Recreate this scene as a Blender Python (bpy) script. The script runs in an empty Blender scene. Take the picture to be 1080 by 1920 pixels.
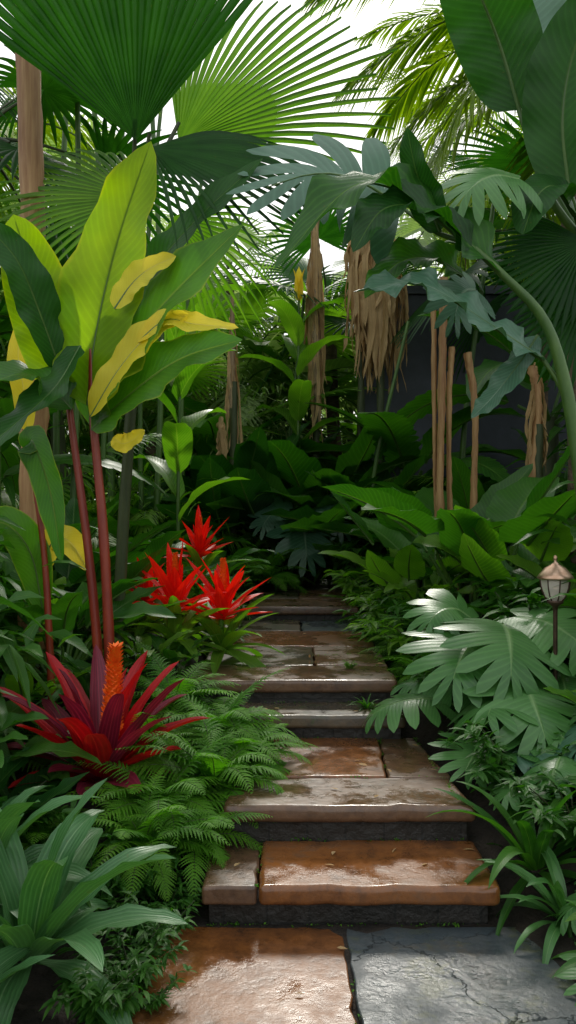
import bpy, math, numpy as np
from math import radians, pi, sin, cos
rng = np.random.default_rng(11)
R = lambda a,b: float(rng.uniform(a,b))
scene = bpy.context.scene

# ------------------------------------------------------------------ mesh builder
def nrm(v):
    v=np.asarray(v,float); l=np.linalg.norm(v,axis=-1,keepdims=True); l[l<1e-9]=1; return v/l
class MB:
    def __init__(s): s.v=[];s.f=[];s.uv=[];s.r=[];s.m=[];s.n=0
    def add(s,v,f,uv,r,m=0):
        v=np.asarray(v,float).reshape(-1,3); f=np.asarray(f,int).reshape(-1,4)
        s.v.append(v); s.f.append(f+s.n); s.uv.append(np.asarray(uv,float).reshape(-1,2))
        s.r.append(np.broadcast_to(np.asarray(r,float).reshape(-1),(len(v),)) if np.size(r)==1 else np.asarray(r,float).reshape(-1))
        s.m.append(np.full(len(f),m,int)); s.n+=len(v)
    def mesh(s,name,mats,smooth=True):
        v=np.concatenate(s.v);f=np.concatenate(s.f);uv=np.concatenate(s.uv);r=np.concatenate(s.r);m=np.concatenate(s.m)
        me=bpy.data.meshes.new(name)
        me.vertices.add(len(v)); me.vertices.foreach_set('co',v.ravel())
        me.loops.add(f.size); me.loops.foreach_set('vertex_index',f.ravel().astype(np.int32))
        me.polygons.add(len(f)); me.polygons.foreach_set('loop_start',np.arange(0,f.size,4,dtype=np.int32))
        me.polygons.foreach_set('material_index',m.astype(np.int32))
        me.polygons.foreach_set('use_smooth',np.full(len(f),smooth))
        ul=me.uv_layers.new(name='UVMap'); ul.data.foreach_set('uv',uv[f.ravel()].ravel())
        a=me.attributes.new('rnd','FLOAT','POINT'); a.data.foreach_set('value',r)
        me.update(); me.validate()
        for k in mats: me.materials.append(k)
        return me
def grid_faces(n,m):
    i=np.arange(n-1)[:,None]*m+np.arange(m-1)[None,:]
    return np.stack([i,i+1,i+m+1,i+m],-1).reshape(-1,4)
def link(name,me,loc=(0,0,0),rz=0,sc=1,parent=None,tilt=(0,0)):
    o=bpy.data.objects.new(name,me); scene.collection.objects.link(o)
    o.location=loc; o.rotation_euler=(tilt[0],tilt[1],rz); o.scale=(sc,sc,sc) if np.isscalar(sc) else sc
    if parent: o.parent=parent
    return o
def catmull(pts,n):
    p=np.asarray(pts,float); k=len(p)
    p=np.vstack([2*p[0]-p[1],p,2*p[-1]-p[-2]])
    out=[]
    for t in np.linspace(0,k-1-1e-6,n):
        i=int(t);u=t-i;a,b,c,d=p[i:i+4]
        out.append(.5*((2*b)+(-a+c)*u+(2*a-5*b+4*c-d)*u*u+(-a+3*b-3*c+d)*u**3))
    return np.array(out)
def frame_pts(pts,n,nh):
    P=catmull(pts,n);T=nrm(np.gradient(P,axis=0));S=nrm(np.cross(T,np.asarray(nh,float)));N=np.cross(S,T)
    L=np.linalg.norm(np.diff(P,axis=0),axis=1).sum()
    return dict(P=P,T=T,S=S,N=N,L=L)
def frame_arc(p0,az,el0,el1,L,n=12,roll=0,ex=1.0,az1=None):
    t=np.linspace(0,1,n); el=el0+(el1-el0)*t**ex
    a=az+((az1-az)*t if az1 is not None else 0*t)
    T=np.stack([np.cos(el)*np.cos(a),np.cos(el)*np.sin(a),np.sin(el)],-1)
    P=np.zeros((n,3));P[1:]=np.cumsum((T[1:]+T[:-1])/2,axis=0)*L/(n-1);P+=np.asarray(p0,float)
    S=np.stack([np.sin(a),-np.cos(a),0*a],-1);N=np.cross(S,T)
    if roll: S,N=S*cos(roll)+N*sin(roll),N*cos(roll)-S*sin(roll)
    return dict(P=P,T=T,S=S,N=N,L=L)
def prof(t,a,b):
    t=np.clip(t,0,1); pk=a/(a+b); return (t**a*(1-t)**b)/(pk**a*(1-pk)**b)
def blade(mb,F,W,a=.6,b=.8,m=2,fold=.25,wave=.0,wf=3,rnd=None,mat=0,w0=.0):
    P,S,N=F['P'],F['S'],F['N'];n=len(P);t=np.linspace(0,1,n)
    w=W*np.maximum(prof(t,a,b),.004); w=np.maximum(w,W*w0*(1-t))
    c=np.linspace(-1,1,2*m+1); ph=R(0,6)
    sd=np.sign(c)
    z=(w[:,None]*abs(c)*sin(fold)+wave*W*(np.sin(wf*2*pi*t[:,None]+ph+sd*1.3)+.5*np.sin(wf*4.7*pi*t[:,None]+2*ph+sd*2.))*c**2*np.minimum(1,w[:,None]/W*1.5))
    V=P[:,None]+S[:,None]*(w[:,None]*c*cos(fold))[...,None]+N[:,None]*z[...,None]
    uv=np.stack(np.broadcast_arrays((c+1)/2,t[:,None]),-1)
    mb.add(V,grid_faces(n,2*m+1),uv,rng.random() if rnd is None else rnd,mat)
def tube(mb,pts,rad,k=7,mat=0,n=None,rnd=None,wob=0):
    P=catmull(pts,n or max(2,len(pts)*3)); n=len(P)
    T=nrm(np.gradient(P,axis=0)); h=np.array([0.31,.9,.17]); S=nrm(np.cross(T,h));N=np.cross(S,T)
    r=np.interp(np.linspace(0,1,n),np.linspace(0,1,np.size(rad)),np.atleast_1d(rad)) if np.size(rad)>1 else np.full(n,float(rad))
    a=np.linspace(0,2*pi,k+1); rr=r[:,None]*(1+wob*rng.normal(size=(n,k+1)));rr[:,-1]=rr[:,0]
    V=P[:,None]+rr[...,None]*(np.cos(a)[None,:,None]*S[:,None]+np.sin(a)[None,:,None]*N[:,None])
    uv=np.stack(np.broadcast_arrays(a/(2*pi),np.linspace(0,1,n)[:,None]),-1)
    mb.add(V,grid_faces(n,k+1),uv,rng.random() if rnd is None else rnd,mat)
def surf(F,a):
    n=len(F['P']);x=np.clip(a,0,1)*(n-1);g=np.arange(n)
    f=lambda A:np.stack([np.interp(x,g,A[:,i]) for i in range(3)],-1)
    P=f(F['P']);T=f(F['T']);S=f(F['S']);N=f(F['N'])
    P=P+T*((a-np.clip(a,0,1))*F['L'])[...,None]
    return P,S,N
def lobed(mb,F,n,a0,a1,ph0,ph1,lenf,join=.4,gap=.6,droop=.1,pleat=0.,rnd=None,mat=0,st=8,jr=0.,pe=1.,lr=0.,cup=0.,grav=0.):
    rnd=rng.random() if rnd is None else rnd; L=F['L']
    rr=np.linspace(0,1,st)
    for s in (1,-1):
        for k in range(n):
            jn=min(.97,join+R(-jr,jr)); lm=1+R(-lr,lr)
            x=np.clip((rr-jn)/(1-jn),0,1)
            hw=.5*(1-gap*x**.7)*np.sqrt(np.maximum(1-x**3,0)); hw[-1]=.02
            j=np.array([-1,0,1.]); q=(k+.5+hw[:,None]*j)/n
            ph=ph0+(ph1-ph0)*q**pe; ao=a0+(a1-a0)*q; l=lenf(q)*(1+(lm-1)*x[:,None])
            a=ao+rr[:,None]*l*np.cos(ph); b=s*rr[:,None]*l*np.sin(ph)*L
            Pq,Sq,Nq=surf(F,a)
            z=-droop*(rr[:,None]**2)*l*L+cup*rr[:,None]*l*L*np.abs(np.sin(ph))+pleat*L*(j==0)*np.minimum(rr[:,None]*2.,1)*(1-rr[:,None]*.6)
            V=Pq+Sq*b[...,None]+Nq*z[...,None]
            V[...,2]-=grav*L*np.clip(rr[:,None]-.45,0,1)**2*(1+.6*sin(k*12.9+s))
            uv=np.stack([.5+s*rr[:,None]*.5+0*q,a],-1)
            mb.add(V,grid_faces(st,3) if s>0 else grid_faces(st,3)[:,::-1],uv,np.clip(rnd+.25*sin(k*7.7+s*2),0,1),mat)
def frond(mb,F,nl,ll,lw,mat=0,droop=.5,t0=.15,ang0=1.2,ang1=.35,up=.15,rnd=None):
    t=np.repeat(np.linspace(t0,1,nl),2); s=np.tile([1.,-1.],nl)
    P,S,N=surf(F,t); Tn=nrm(np.stack([np.interp(t*(len(F['P'])-1),np.arange(len(F['P'])),F['T'][:,i]) for i in range(3)],-1))
    th=ang0+(ang1-ang0)*((t-t0)/(1-t0))+rng.normal(size=len(t))*.06
    d=nrm(Tn*np.cos(th)[:,None]+S*(s*np.sin(th))[:,None]+N*(up+rng.normal(size=len(t))*.08)[:,None])
    l=ll*np.sin(np.clip(.18+.82*(t-t0)/(1-t0),0,1)*pi*.93+.12)**.6*(1+rng.normal(size=len(t))*.05)
    wv=nrm(np.cross(d,N)); r=np.array([0,.3,.65,1.]); wp=np.array([.35,1,.75,.03])*lw*.5
    C=P[:,None]+d[:,None]*(l[:,None]*r)[...,None]; C[...,2]-=droop*l[:,None]*r**2
    V=np.stack([C-wv[:,None]*wp[None,:,None],C+wv[:,None]*wp[None,:,None]],2)
    m=len(t); base=np.arange(m)[:,None,None]*8; f=(base+grid_faces(4,2)[None]).reshape(-1,4)
    uv=np.stack(np.broadcast_arrays(np.array([0.2,.8]),r[:,None]),-1)[None].repeat(m,0)
    rv=(rng.random() if rnd is None else rnd)+rng.random(m)*.25
    mb.add(V,f,uv,np.repeat(rv,8),mat)
def fernfrond(mb,F,npn,pl,mat=0,rnd=None,st=15):
    """pinnate frond whose pinnae are toothed strips"""
    t=np.repeat(np.linspace(.06,.985,npn),2); s=np.tile([1.,-1.],npn)
    P,S,N=surf(F,t)
    Tn=nrm(np.stack([np.interp(t*(len(F['P'])-1),np.arange(len(F['P'])),F['T'][:,i]) for i in range(3)],-1))
    th=1.3-.55*t+rng.normal(size=len(t))*.05; d=nrm(Tn*np.cos(th)[:,None]+S*(s*np.sin(th))[:,None]+N*(rng.normal(size=len(t))*.06+.08)[:,None]); wv=nrm(np.cross(d,N))
    l=pl*prof(.06+t*.93,.3,.85); g=np.linspace(0,1,st)
    tooth=np.where(np.arange(st)%2==1,1.,.42); wp=tooth*(1-g*.85)*np.minimum(1,g*8+.4)*.012*(pl/.1)
    C=P[:,None]+d[:,None]*(l[:,None]*g)[...,None]; C[...,2]-=.3*l[:,None]*g**2
    ww=(wp[None,:]*(.45+.55*l[:,None]/pl))[...,None]; fw=d[:,None]*ww*.5
    V=np.stack([C-wv[:,None]*ww+fw,C-N[:,None]*ww*.25,C+wv[:,None]*ww+fw],2)
    m=len(t); f=(np.arange(m)[:,None,None]*(st*3)+grid_faces(st,3)[None]).reshape(-1,4)
    uv=np.stack(np.broadcast_arrays(np.array([.2,.5,.8]),g[:,None]),-1)[None].repeat(m,0)
    r0=rng.random() if rnd is None else rnd
    mb.add(V,f,uv,np.repeat(np.clip(r0*.6+t*.5,0,1),st*3),mat)
def leaves(mb,P,D,L,W,mat=0,droop=.3,rv=None):
    P=np.asarray(P);m=len(P);D=nrm(D);up=np.tile([0,0,1.],(m,1))+rng.normal(size=(m,3))*.25
    S=nrm(np.cross(D,up));N=np.cross(S,D);L=np.broadcast_to(L,(m,));W=np.broadcast_to(W,(m,))
    r=np.array([0,.3,.65,1.]);wp=np.array([.12,1,.8,.03])
    C=P[:,None]+D[:,None]*(L[:,None]*r)[...,None]; C[...,2]-=droop*L[:,None]*r**2
    o=W[:,None]*wp*.5
    V=np.stack([C-S[:,None]*o[...,None]+N[:,None]*(o*.35)[...,None],C,C+S[:,None]*o[...,None]+N[:,None]*(o*.35)[...,None]],2)
    f=(np.arange(m)[:,None,None]*12+grid_faces(4,3)[None]).reshape(-1,4)
    uv=np.stack(np.broadcast_arrays(np.array([0,.5,1.]),r[:,None]),-1)[None].repeat(m,0)
    rv=rng.random(m) if rv is None else rv
    mb.add(V,f,uv,np.repeat(rv,12),mat)

# ------------------------------------------------------------------ materials
def nodes(name):
    m=bpy.data.materials.new(name);m.use_nodes=True;nt=m.node_tree;nt.nodes.clear();return m,nt
def N_(nt,t,**k):
    n=nt.nodes.new(t)
    for a,b in k.items(): setattr(n,a,b)
    return n
def math_(nt,op,a,b=None,clamp=False):
    n=N_(nt,'ShaderNodeMath',operation=op,use_clamp=clamp)
    for i,x in enumerate((a,b)):
        if x is None: continue
        if isinstance(x,(int,float)): n.inputs[i].default_value=x
        else: nt.links.new(x,n.inputs[i])
    return n.outputs[0]
def mix_(nt,f,a,b,bt='MIX'):
    n=N_(nt,'ShaderNodeMix',data_type='RGBA',blend_type=bt)
    for i,x in ((0,f),(6,a),(7,b)):
        if isinstance(x,(int,float)): n.inputs[i].default_value=x
        elif isinstance(x,tuple): n.inputs[i].default_value=(*x,1) if len(x)==3 else x
        else: nt.links.new(x,n.inputs[i])
    return n.outputs[2]
def noise_(nt,scale,detail=3,vec=None,rough=.55):
    n=N_(nt,'ShaderNodeTexNoise');n.inputs['Scale'].default_value=scale;n.inputs['Detail'].default_value=detail;n.inputs['Roughness'].default_value=rough
    if vec is not None: nt.links.new(vec,n.inputs['Vector'])
    return n
def ramp_(nt,x,stops):
    n=N_(nt,'ShaderNodeValToRGB');e=n.color_ramp.elements
    while len(e)<len(stops): e.new(.5)
    for i,(p,c) in enumerate(stops): e[i].position=p;e[i].color=(*c,1) if len(c)==3 else c
    nt.links.new(x,n.inputs[0]);return n.outputs[0]
def leafmat(name,c1,c2,rib=(.15,.25,.08),trans=.3,tcol=None,rough=.38,ribw=.03,vf=22,vein=.22,edge=None,spec=.35,stripes=0,vb=.4,spots=.3):
    m,nt=nodes(name);out=N_(nt,'ShaderNodeOutputMaterial')
    uv=N_(nt,'ShaderNodeUVMap');sp=N_(nt,'ShaderNodeSeparateXYZ');nt.links.new(uv.outputs[0],sp.inputs[0])
    au=math_(nt,'ABSOLUTE',math_(nt,'SUBTRACT',sp.outputs[0],.5))
    rb=math_(nt,'SUBTRACT',1,math_(nt,'DIVIDE',au,ribw),clamp=True)
    at=N_(nt,'ShaderNodeAttribute',attribute_name='rnd')
    tc=N_(nt,'ShaderNodeTexCoord'); nz=noise_(nt,5.,5,tc.outputs['Object'],.6)
    f=math_(nt,'ADD',math_(nt,'MULTIPLY',at.outputs['Fac'],.7),math_(nt,'MULTIPLY',math_(nt,'SUBTRACT',nz.outputs[0],.45),1.5),clamp=True)
    col=mix_(nt,f,c1,c2)
    ph=math_(nt,'ADD',math_(nt,'MULTIPLY',sp.outputs[1],vf*6.283),math_(nt,'MULTIPLY',au,-vf*2.2))
    if stripes: ph=math_(nt,'MULTIPLY',au,stripes*6.283)
    ph=math_(nt,'ADD',ph,math_(nt,'MULTIPLY',nz.outputs[0],3.))
    wv=math_(nt,'MULTIPLY',math_(nt,'ADD',math_(nt,'SINE',ph),1),.5)
    wv3=math_(nt,'POWER',wv,4)
    col=mix_(nt,math_(nt,'MULTIPLY',wv3,vein),col,tuple(min(1,x*1.6+.004) for x in c2))
    col=mix_(nt,math_(nt,'MULTIPLY',rb,.8),col,rib)
    n2=noise_(nt,55,2,tc.outputs['Object'])
    spot=math_(nt,'GREATER_THAN',n2.outputs[0],.72)
    col=mix_(nt,math_(nt,'MULTIPLY',spot,spots),col,(.12,.08,.02))
    if edge:
        ed=math_(nt,'MULTIPLY',math_(nt,'SUBTRACT',math_(nt,'ADD',au,math_(nt,'MULTIPLY',math_(nt,'SUBTRACT',nz.outputs[0],.5),.12)),.46),14,clamp=True)
        col=mix_(nt,ed,col,edge)
    pr=N_(nt,'ShaderNodeBsdfPrincipled');nt.links.new(col,pr.inputs['Base Color'])
    pr.inputs['Specular IOR Level'].default_value=spec
    nt.links.new(math_(nt,'ADD',rough-.1,math_(nt,'MULTIPLY',nz.outputs[0],.25)),pr.inputs['Roughness'])
    bp=N_(nt,'ShaderNodeBump');bp.inputs['Strength'].default_value=.3;bp.inputs['Distance'].default_value=.004
    h=math_(nt,'SUBTRACT',math_(nt,'ADD',math_(nt,'MULTIPLY',wv,vb),math_(nt,'MULTIPLY',nz.outputs[0],2.)),math_(nt,'MULTIPLY',rb,2))
    nt.links.new(h,bp.inputs['Height']);nt.links.new(bp.outputs[0],pr.inputs['Normal'])
    tr=N_(nt,'ShaderNodeBsdfTranslucent')
    tc_=tcol or (1.7,2.1,.4)
    nt.links.new(mix_(nt,1.,col,tc_,'MULTIPLY'),tr.inputs[0])
    mx=N_(nt,'ShaderNodeMixShader');mx.inputs[0].default_value=trans
    nt.links.new(pr.outputs[0],mx.inputs[1]);nt.links.new(tr.outputs[0],mx.inputs[2]);nt.links.new(mx.outputs[0],out.inputs[0])
    return m
def barkmat(name,c1,c2,sx=30,sz=3,rough=.75,bump=.6,dist=.01,blot=.6):
    m,nt=nodes(name);out=N_(nt,'ShaderNodeOutputMaterial');tc=N_(nt,'ShaderNodeTexCoord');mp=N_(nt,'ShaderNodeMapping')
    mp.inputs['Scale'].default_value=(sx,sx,sz);nt.links.new(tc.outputs['Object'],mp.inputs[0])
    nz=noise_(nt,1.,6,mp.outputs[0],.65);n2=noise_(nt,2.5,3,tc.outputs['Object'])
    col=mix_(nt,ramp_(nt,nz.outputs[0],[(.35,(0,0,0)),(.68,(1,1,1))]),c1,c2)
    col=mix_(nt,math_(nt,'MULTIPLY',n2.outputs[0],blot),col,tuple(x*.35 for x in c1))
    pr=N_(nt,'ShaderNodeBsdfPrincipled');nt.links.new(col,pr.inputs['Base Color']);pr.inputs['Roughness'].default_value=rough
    bp=N_(nt,'ShaderNodeBump');bp.inputs['Strength'].default_value=bump;bp.inputs['Distance'].default_value=dist
    nt.links.new(nz.outputs[0],bp.inputs['Height']);nt.links.new(bp.outputs[0],pr.inputs['Normal']);nt.links.new(pr.outputs[0],out.inputs[0]);return m
def stonemat(name,stops,scale=1.6,r0=.06,r1=.36,crack=0.,bump=.5,patch=None,dark=.3,pk=.6,p0=.56):
    m,nt=nodes(name);out=N_(nt,'ShaderNodeOutputMaterial');tc=N_(nt,'ShaderNodeTexCoord');V=tc.outputs['Object']
    nz=noise_(nt,scale,8,V,.66);n2=noise_(nt,scale*9,7,V,.7);n3=noise_(nt,scale*1.1+.7,6,V,.6);n4=noise_(nt,110,3,V,.6);n5=noise_(nt,scale*2.1+1.3,8,V,.72)
    f=math_(nt,'ADD',math_(nt,'MULTIPLY',nz.outputs[0],.6),math_(nt,'MULTIPLY',n2.outputs[0],.4))
    col=ramp_(nt,f,stops)
    col=mix_(nt,math_(nt,'MULTIPLY',n4.outputs[0],dark),col,(.02,.018,.015))
    st_=ramp_(nt,n5.outputs[0],[(.30,(1,1,1)),(.46,(0,0,0))])
    col=mix_(nt,math_(nt,'MULTIPLY',st_,.6),col,(.03,.022,.015))
    if patch: 
        pf=ramp_(nt,n5.outputs[0],[(p0,(0,0,0)),(p0+.07,(1,1,1))])
        col=mix_(nt,math_(nt,'MULTIPLY',pf,pk),col,patch)
    h=math_(nt,'ADD',math_(nt,'MULTIPLY',nz.outputs[0],.9),math_(nt,'MULTIPLY',n2.outputs[0],.5))
    if crack:
        ds=N_(nt,'ShaderNodeVectorMath',operation='ADD');nt.links.new(V,ds.inputs[0])
        sc=N_(nt,'ShaderNodeVectorMath',operation='SCALE');sc.inputs['Scale'].default_value=.55;nt.links.new(nz.outputs['Color'],sc.inputs[0]);nt.links.new(sc.outputs[0],ds.inputs[1])
        vo=N_(nt,'ShaderNodeTexVoronoi',feature='DISTANCE_TO_EDGE');vo.inputs['Scale'].default_value=crack;nt.links.new(ds.outputs[0],vo.inputs['Vector'])
        cr=math_(nt,'SUBTRACT',1,math_(nt,'DIVIDE',vo.outputs['Distance'],.008),clamp=True)
        col=mix_(nt,math_(nt,'MULTIPLY',cr,.6),col,(.02,.02,.02))
        vc=N_(nt,'ShaderNodeTexVoronoi');vc.inputs['Scale'].default_value=crack;nt.links.new(ds.outputs[0],vc.inputs['Vector'])
        vs=N_(nt,'ShaderNodeSeparateXYZ');nt.links.new(vc.outputs['Color'],vs.inputs[0])
        h=math_(nt,'ADD',math_(nt,'SUBTRACT',h,math_(nt,'MULTIPLY',cr,.4)),math_(nt,'MULTIPLY',vs.outputs[0],1.1))
        col=mix_(nt,math_(nt,'MULTIPLY',vs.outputs[1],.5),col,(.035,.055,.068))
    pr=N_(nt,'ShaderNodeBsdfPrincipled');nt.links.new(col,pr.inputs['Base Color']);pr.inputs['Specular IOR Level'].default_value=.55
    ro=ramp_(nt,n3.outputs[0],[(.42,(r0,)*3),(.56,(r1,)*3)])
    ro2=math_(nt,'ADD',ro,math_(nt,'MULTIPLY',math_(nt,'SUBTRACT',n2.outputs[0],.42),.45),clamp=True)
    nt.links.new(ro2,pr.inputs['Roughness'])
    bp=N_(nt,'ShaderNodeBump');bp.inputs['Distance'].default_value=.012
    nt.links.new(math_(nt,'MULTIPLY',math_(nt,'ADD',ro,.25),bump*1.8,clamp=True),bp.inputs['Strength'])
    nt.links.new(h,bp.inputs['Height']);nt.links.new(bp.outputs[0],pr.inputs['Normal']);nt.links.new(pr.outputs[0],out.inputs[0]);return m

M={}
M['dark']=leafmat('leaf_dark_green',(.008,.042,.007),(.024,.095,.014),rib=(.08,.17,.03),trans=.28,spec=.25)
M['mid']=leafmat('leaf_mid_green',(.018,.085,.010),(.055,.165,.018),rib=(.13,.26,.04),trans=.34)
M['light']=leafmat('leaf_light_green',(.06,.17,.012),(.15,.29,.03),rib=(.22,.34,.07),trans=.44)
M['lime']=leafmat('leaf_lime_backlit',(.14,.29,.008),(.29,.44,.012),rib=(.08,.17,.01),trans=.58,tcol=(1.8,1.8,.3),vf=26,vein=.12,spec=.25,edge=(.45,.48,.03),spots=.15)  # base colour brightened to paint in sun shining through the leaf
M['lime2']=leafmat('leaf_green_yellow_edge',(.03,.12,.008),(.08,.22,.010),rib=(.2,.3,.03),trans=.38,vf=26,vein=.12,edge=(.3,.35,.03),spots=.15,spec=.3)
M['yellow']=leafmat('leaf_yellow',(.78,.62,.015),(.90,.78,.08),rib=(.8,.7,.2),trans=.5,tcol=(1.2,1.1,.6),spec=.3,spots=.05,vein=.1)
M['blue']=leafmat('leaf_blue_green',(.035,.11,.058),(.09,.19,.12),rib=(.2,.3,.2),trans=.18,rough=.32,tcol=(1.2,1.5,.8),spec=.5)
M['grey']=leafmat('leaf_grey_green',(.035,.125,.025),(.09,.225,.06),rib=(.22,.36,.14),trans=.22,rough=.32,spec=.5)
M['strap']=leafmat('leaf_strap_green',(.035,.12,.035),(.085,.20,.075),rib=(.18,.30,.15),trans=.2,rough=.34,stripes=8,vein=.3,vb=.6,spec=.4)
M['mist']=leafmat('leaf_painted_haze',(.17,.27,.10),(.33,.43,.20),rib=(.28,.38,.17),trans=.5,spec=.3,rough=.5,tcol=(1.5,1.6,.8))  # distance haze painted into pale leaf colours, no mist volume
M['palm']=leafmat('leaf_palm',(.06,.14,.008),(.18,.28,.012),rib=(.22,.3,.06),trans=.5,tcol=(1.9,1.9,.3),stripes=4,vein=.2)
M['fan']=leafmat('leaf_fan_palm',(.009,.048,.008),(.026,.105,.015),rib=(.03,.08,.02),trans=.34,ribw=.01,vein=.0,vb=0,spec=.2)
M['fanl']=leafmat('leaf_fan_palm_bright',(.08,.19,.018),(.18,.32,.04),rib=(.1,.2,.03),trans=.5,ribw=.01,vein=.0,vb=0,spec=.3)
M['fern']=leafmat('leaf_fern',(.03,.14,.008),(.13,.31,.018),rib=(.08,.2,.02),trans=.4,vein=.0,rough=.5,spec=.3,ribw=.06)
M['red']=leafmat('leaf_red',(.26,.005,.008),(.48,.010,.014),rib=(.5,.03,.03),trans=.28,tcol=(1.5,.6,.5),stripes=5,vein=.2,spec=.35)
M['scarlet']=leafmat('bract_scarlet',(.72,.008,.005),(.88,.025,.008),rib=(.9,.06,.04),trans=.38,tcol=(1.3,.8,.5),stripes=3,vein=.2,spec=.3)
M['wine']=leafmat('leaf_wine',(.09,.007,.020),(.20,.018,.038),rib=(.3,.04,.06),trans=.22,tcol=(1.8,.6,.8),stripes=6,vein=.5)
M['dry']=leafmat('leaf_dry',(.30,.19,.08),(.55,.40,.21),rib=(.3,.2,.1),trans=.3,tcol=(1.3,1.1,.8),rough=.7,stripes=7,vein=.5,spec=.2)
M['redstem']=barkmat('stem_red',(.17,.015,.007),(.30,.045,.013),12,3,.4,.3,.004,.3)
M['stem']=barkmat('stem_green',(.045,.12,.015),(.10,.2,.03),14,4,.45,.3,.004)
M['stemd']=barkmat('stem_dark',(.03,.05,.012),(.07,.09,.025),20,4,.6,.5,.005)
M['wood']=barkmat('pole_wood',(.28,.13,.045),(.56,.35,.15),22,1.2,.6,.8,.015,.4)
M['bark']=barkmat('palm_bark',(.09,.06,.035),(.22,.16,.10),10,14,.85,1.,.02)
M['fibre']=barkmat('dry_fibre',(.22,.14,.07),(.5,.38,.22),60,2.,.8,1.,.012)
M['orange']=barkmat('spike_orange',(.85,.10,.005),(.92,.22,.015),40,40,.5,.2,.003,.1)
M['rust']=stonemat('stone_rust',[(.34,(.055,.022,.009)),(.45,(.15,.055,.016)),(.55,(.245,.09,.023)),(.68,(.16,.085,.045))],1.8,.06,.36)
M['brown']=stonemat('stone_brown',[(.34,(.035,.022,.014)),(.45,(.10,.052,.028)),(.55,(.16,.085,.043)),(.68,(.115,.095,.07))],2.4,.07,.36,patch=(.05,.065,.025),pk=.45,p0=.59)
M['slate']=stonemat('stone_slate',[(.34,(.022,.030,.034)),(.46,(.055,.068,.074)),(.56,(.085,.095,.095)),(.70,(.13,.10,.06))],1.9,.10,.46,crack=2.3,bump=.9,patch=(.10,.105,.042),dark=.25,pk=.65,p0=.53)
M['slate2']=stonemat('stone_slate_brown',[(.34,(.035,.030,.024)),(.45,(.085,.07,.05)),(.55,(.135,.095,.052)),(.68,(.10,.11,.095))],2.2,.07,.38,patch=(.045,.08,.018),p0=.56)
def brickmat(name,c1,c2,mo):
    m,nt=nodes(name);out=N_(nt,'ShaderNodeOutputMaterial');tc=N_(nt,'ShaderNodeTexCoord')
    mp=N_(nt,'ShaderNodeMapping');mp.inputs['Rotation'].default_value=(radians(-90),0,0);nt.links.new(tc.outputs['Object'],mp.inputs[0])
    b=N_(nt,'ShaderNodeTexBrick');b.inputs['Scale'].default_value=3.2;b.inputs['Mortar Size'].default_value=.012
    b.inputs['Color1'].default_value=(*c1,1);b.inputs['Color2'].default_value=(*c2,1);b.inputs['Mortar'].default_value=(*mo,1);nt.links.new(mp.outputs[0],b.inputs[0])
    nz=noise_(nt,14,6,tc.outputs['Object'],.6)
    pr=N_(nt,'ShaderNodeBsdfPrincipled');nt.links.new(mix_(nt,nz.outputs[0],b.outputs[0],(.006,.007,.005)),pr.inputs['Base Color']);pr.inputs['Roughness'].default_value=.5
    bp=N_(nt,'ShaderNodeBump');bp.inputs['Strength'].default_value=.8;bp.inputs['Distance'].default_value=.012
    nt.links.new(math_(nt,'SUBTRACT',math_(nt,'MULTIPLY',nz.outputs[0],1.5),b.outputs[1]),bp.inputs['Height']);nt.links.new(bp.outputs[0],pr.inputs['Normal']);nt.links.new(pr.outputs[0],out.inputs[0]);return m
M['brick']=brickmat('riser_brick',(.022,.018,.015),(.034,.026,.02),(.009,.008,.007))
def plainmat(name,c,c2,sc=6,rough=.8,metal=0,bump=.3,dist=.01):
    m,nt=nodes(name);out=N_(nt,'ShaderNodeOutputMaterial');tc=N_(nt,'ShaderNodeTexCoord');nz=noise_(nt,sc,7,tc.outputs['Object'],.65)
    pr=N_(nt,'ShaderNodeBsdfPrincipled');nt.links.new(mix_(nt,ramp_(nt,nz.outputs[0],[(.35,(0,0,0)),(.65,(1,1,1))]),c,c2),pr.inputs['Base Color'])
    pr.inputs['Roughness'].default_value=rough;pr.inputs['Metallic'].default_value=metal
    bp=N_(nt,'ShaderNodeBump');bp.inputs['Strength'].default_value=bump;bp.inputs['Distance'].default_value=dist
    nt.links.new(nz.outputs[0],bp.inputs['Height']);nt.links.new(bp.outputs[0],pr.inputs['Normal']);nt.links.new(pr.outputs[0],out.inputs[0]);return m
M['soil']=plainmat('soil',(.010,.007,.005),(.032,.022,.014),9,.9,0,1.,.05)
M['wall']=plainmat('wall_slate_blue',(.03,.038,.05),(.055,.065,.085),2.5,.6,0,.4,.01)
M['copper']=plainmat('lantern_copper',(.40,.24,.15),(.6,.42,.30),20,.3,.85,.1,.003)
M['iron']=plainmat('lantern_iron',(.05,.03,.02),(.10,.06,.04),20,.45,.6,.1,.003)
def glassmat():
    m,nt=nodes('lantern_glass');out=N_(nt,'ShaderNodeOutputMaterial');pr=N_(nt,'ShaderNodeBsdfPrincipled')
    pr.inputs['Base Color'].default_value=(.85,.78,.68,1);pr.inputs['Roughness'].default_value=.12;pr.inputs['Transmission Weight'].default_value=.5;pr.inputs['IOR'].default_value=1.3
    nt.links.new(pr.outputs[0],out.inputs[0]);return m
M['glass']=glassmat()

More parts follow.
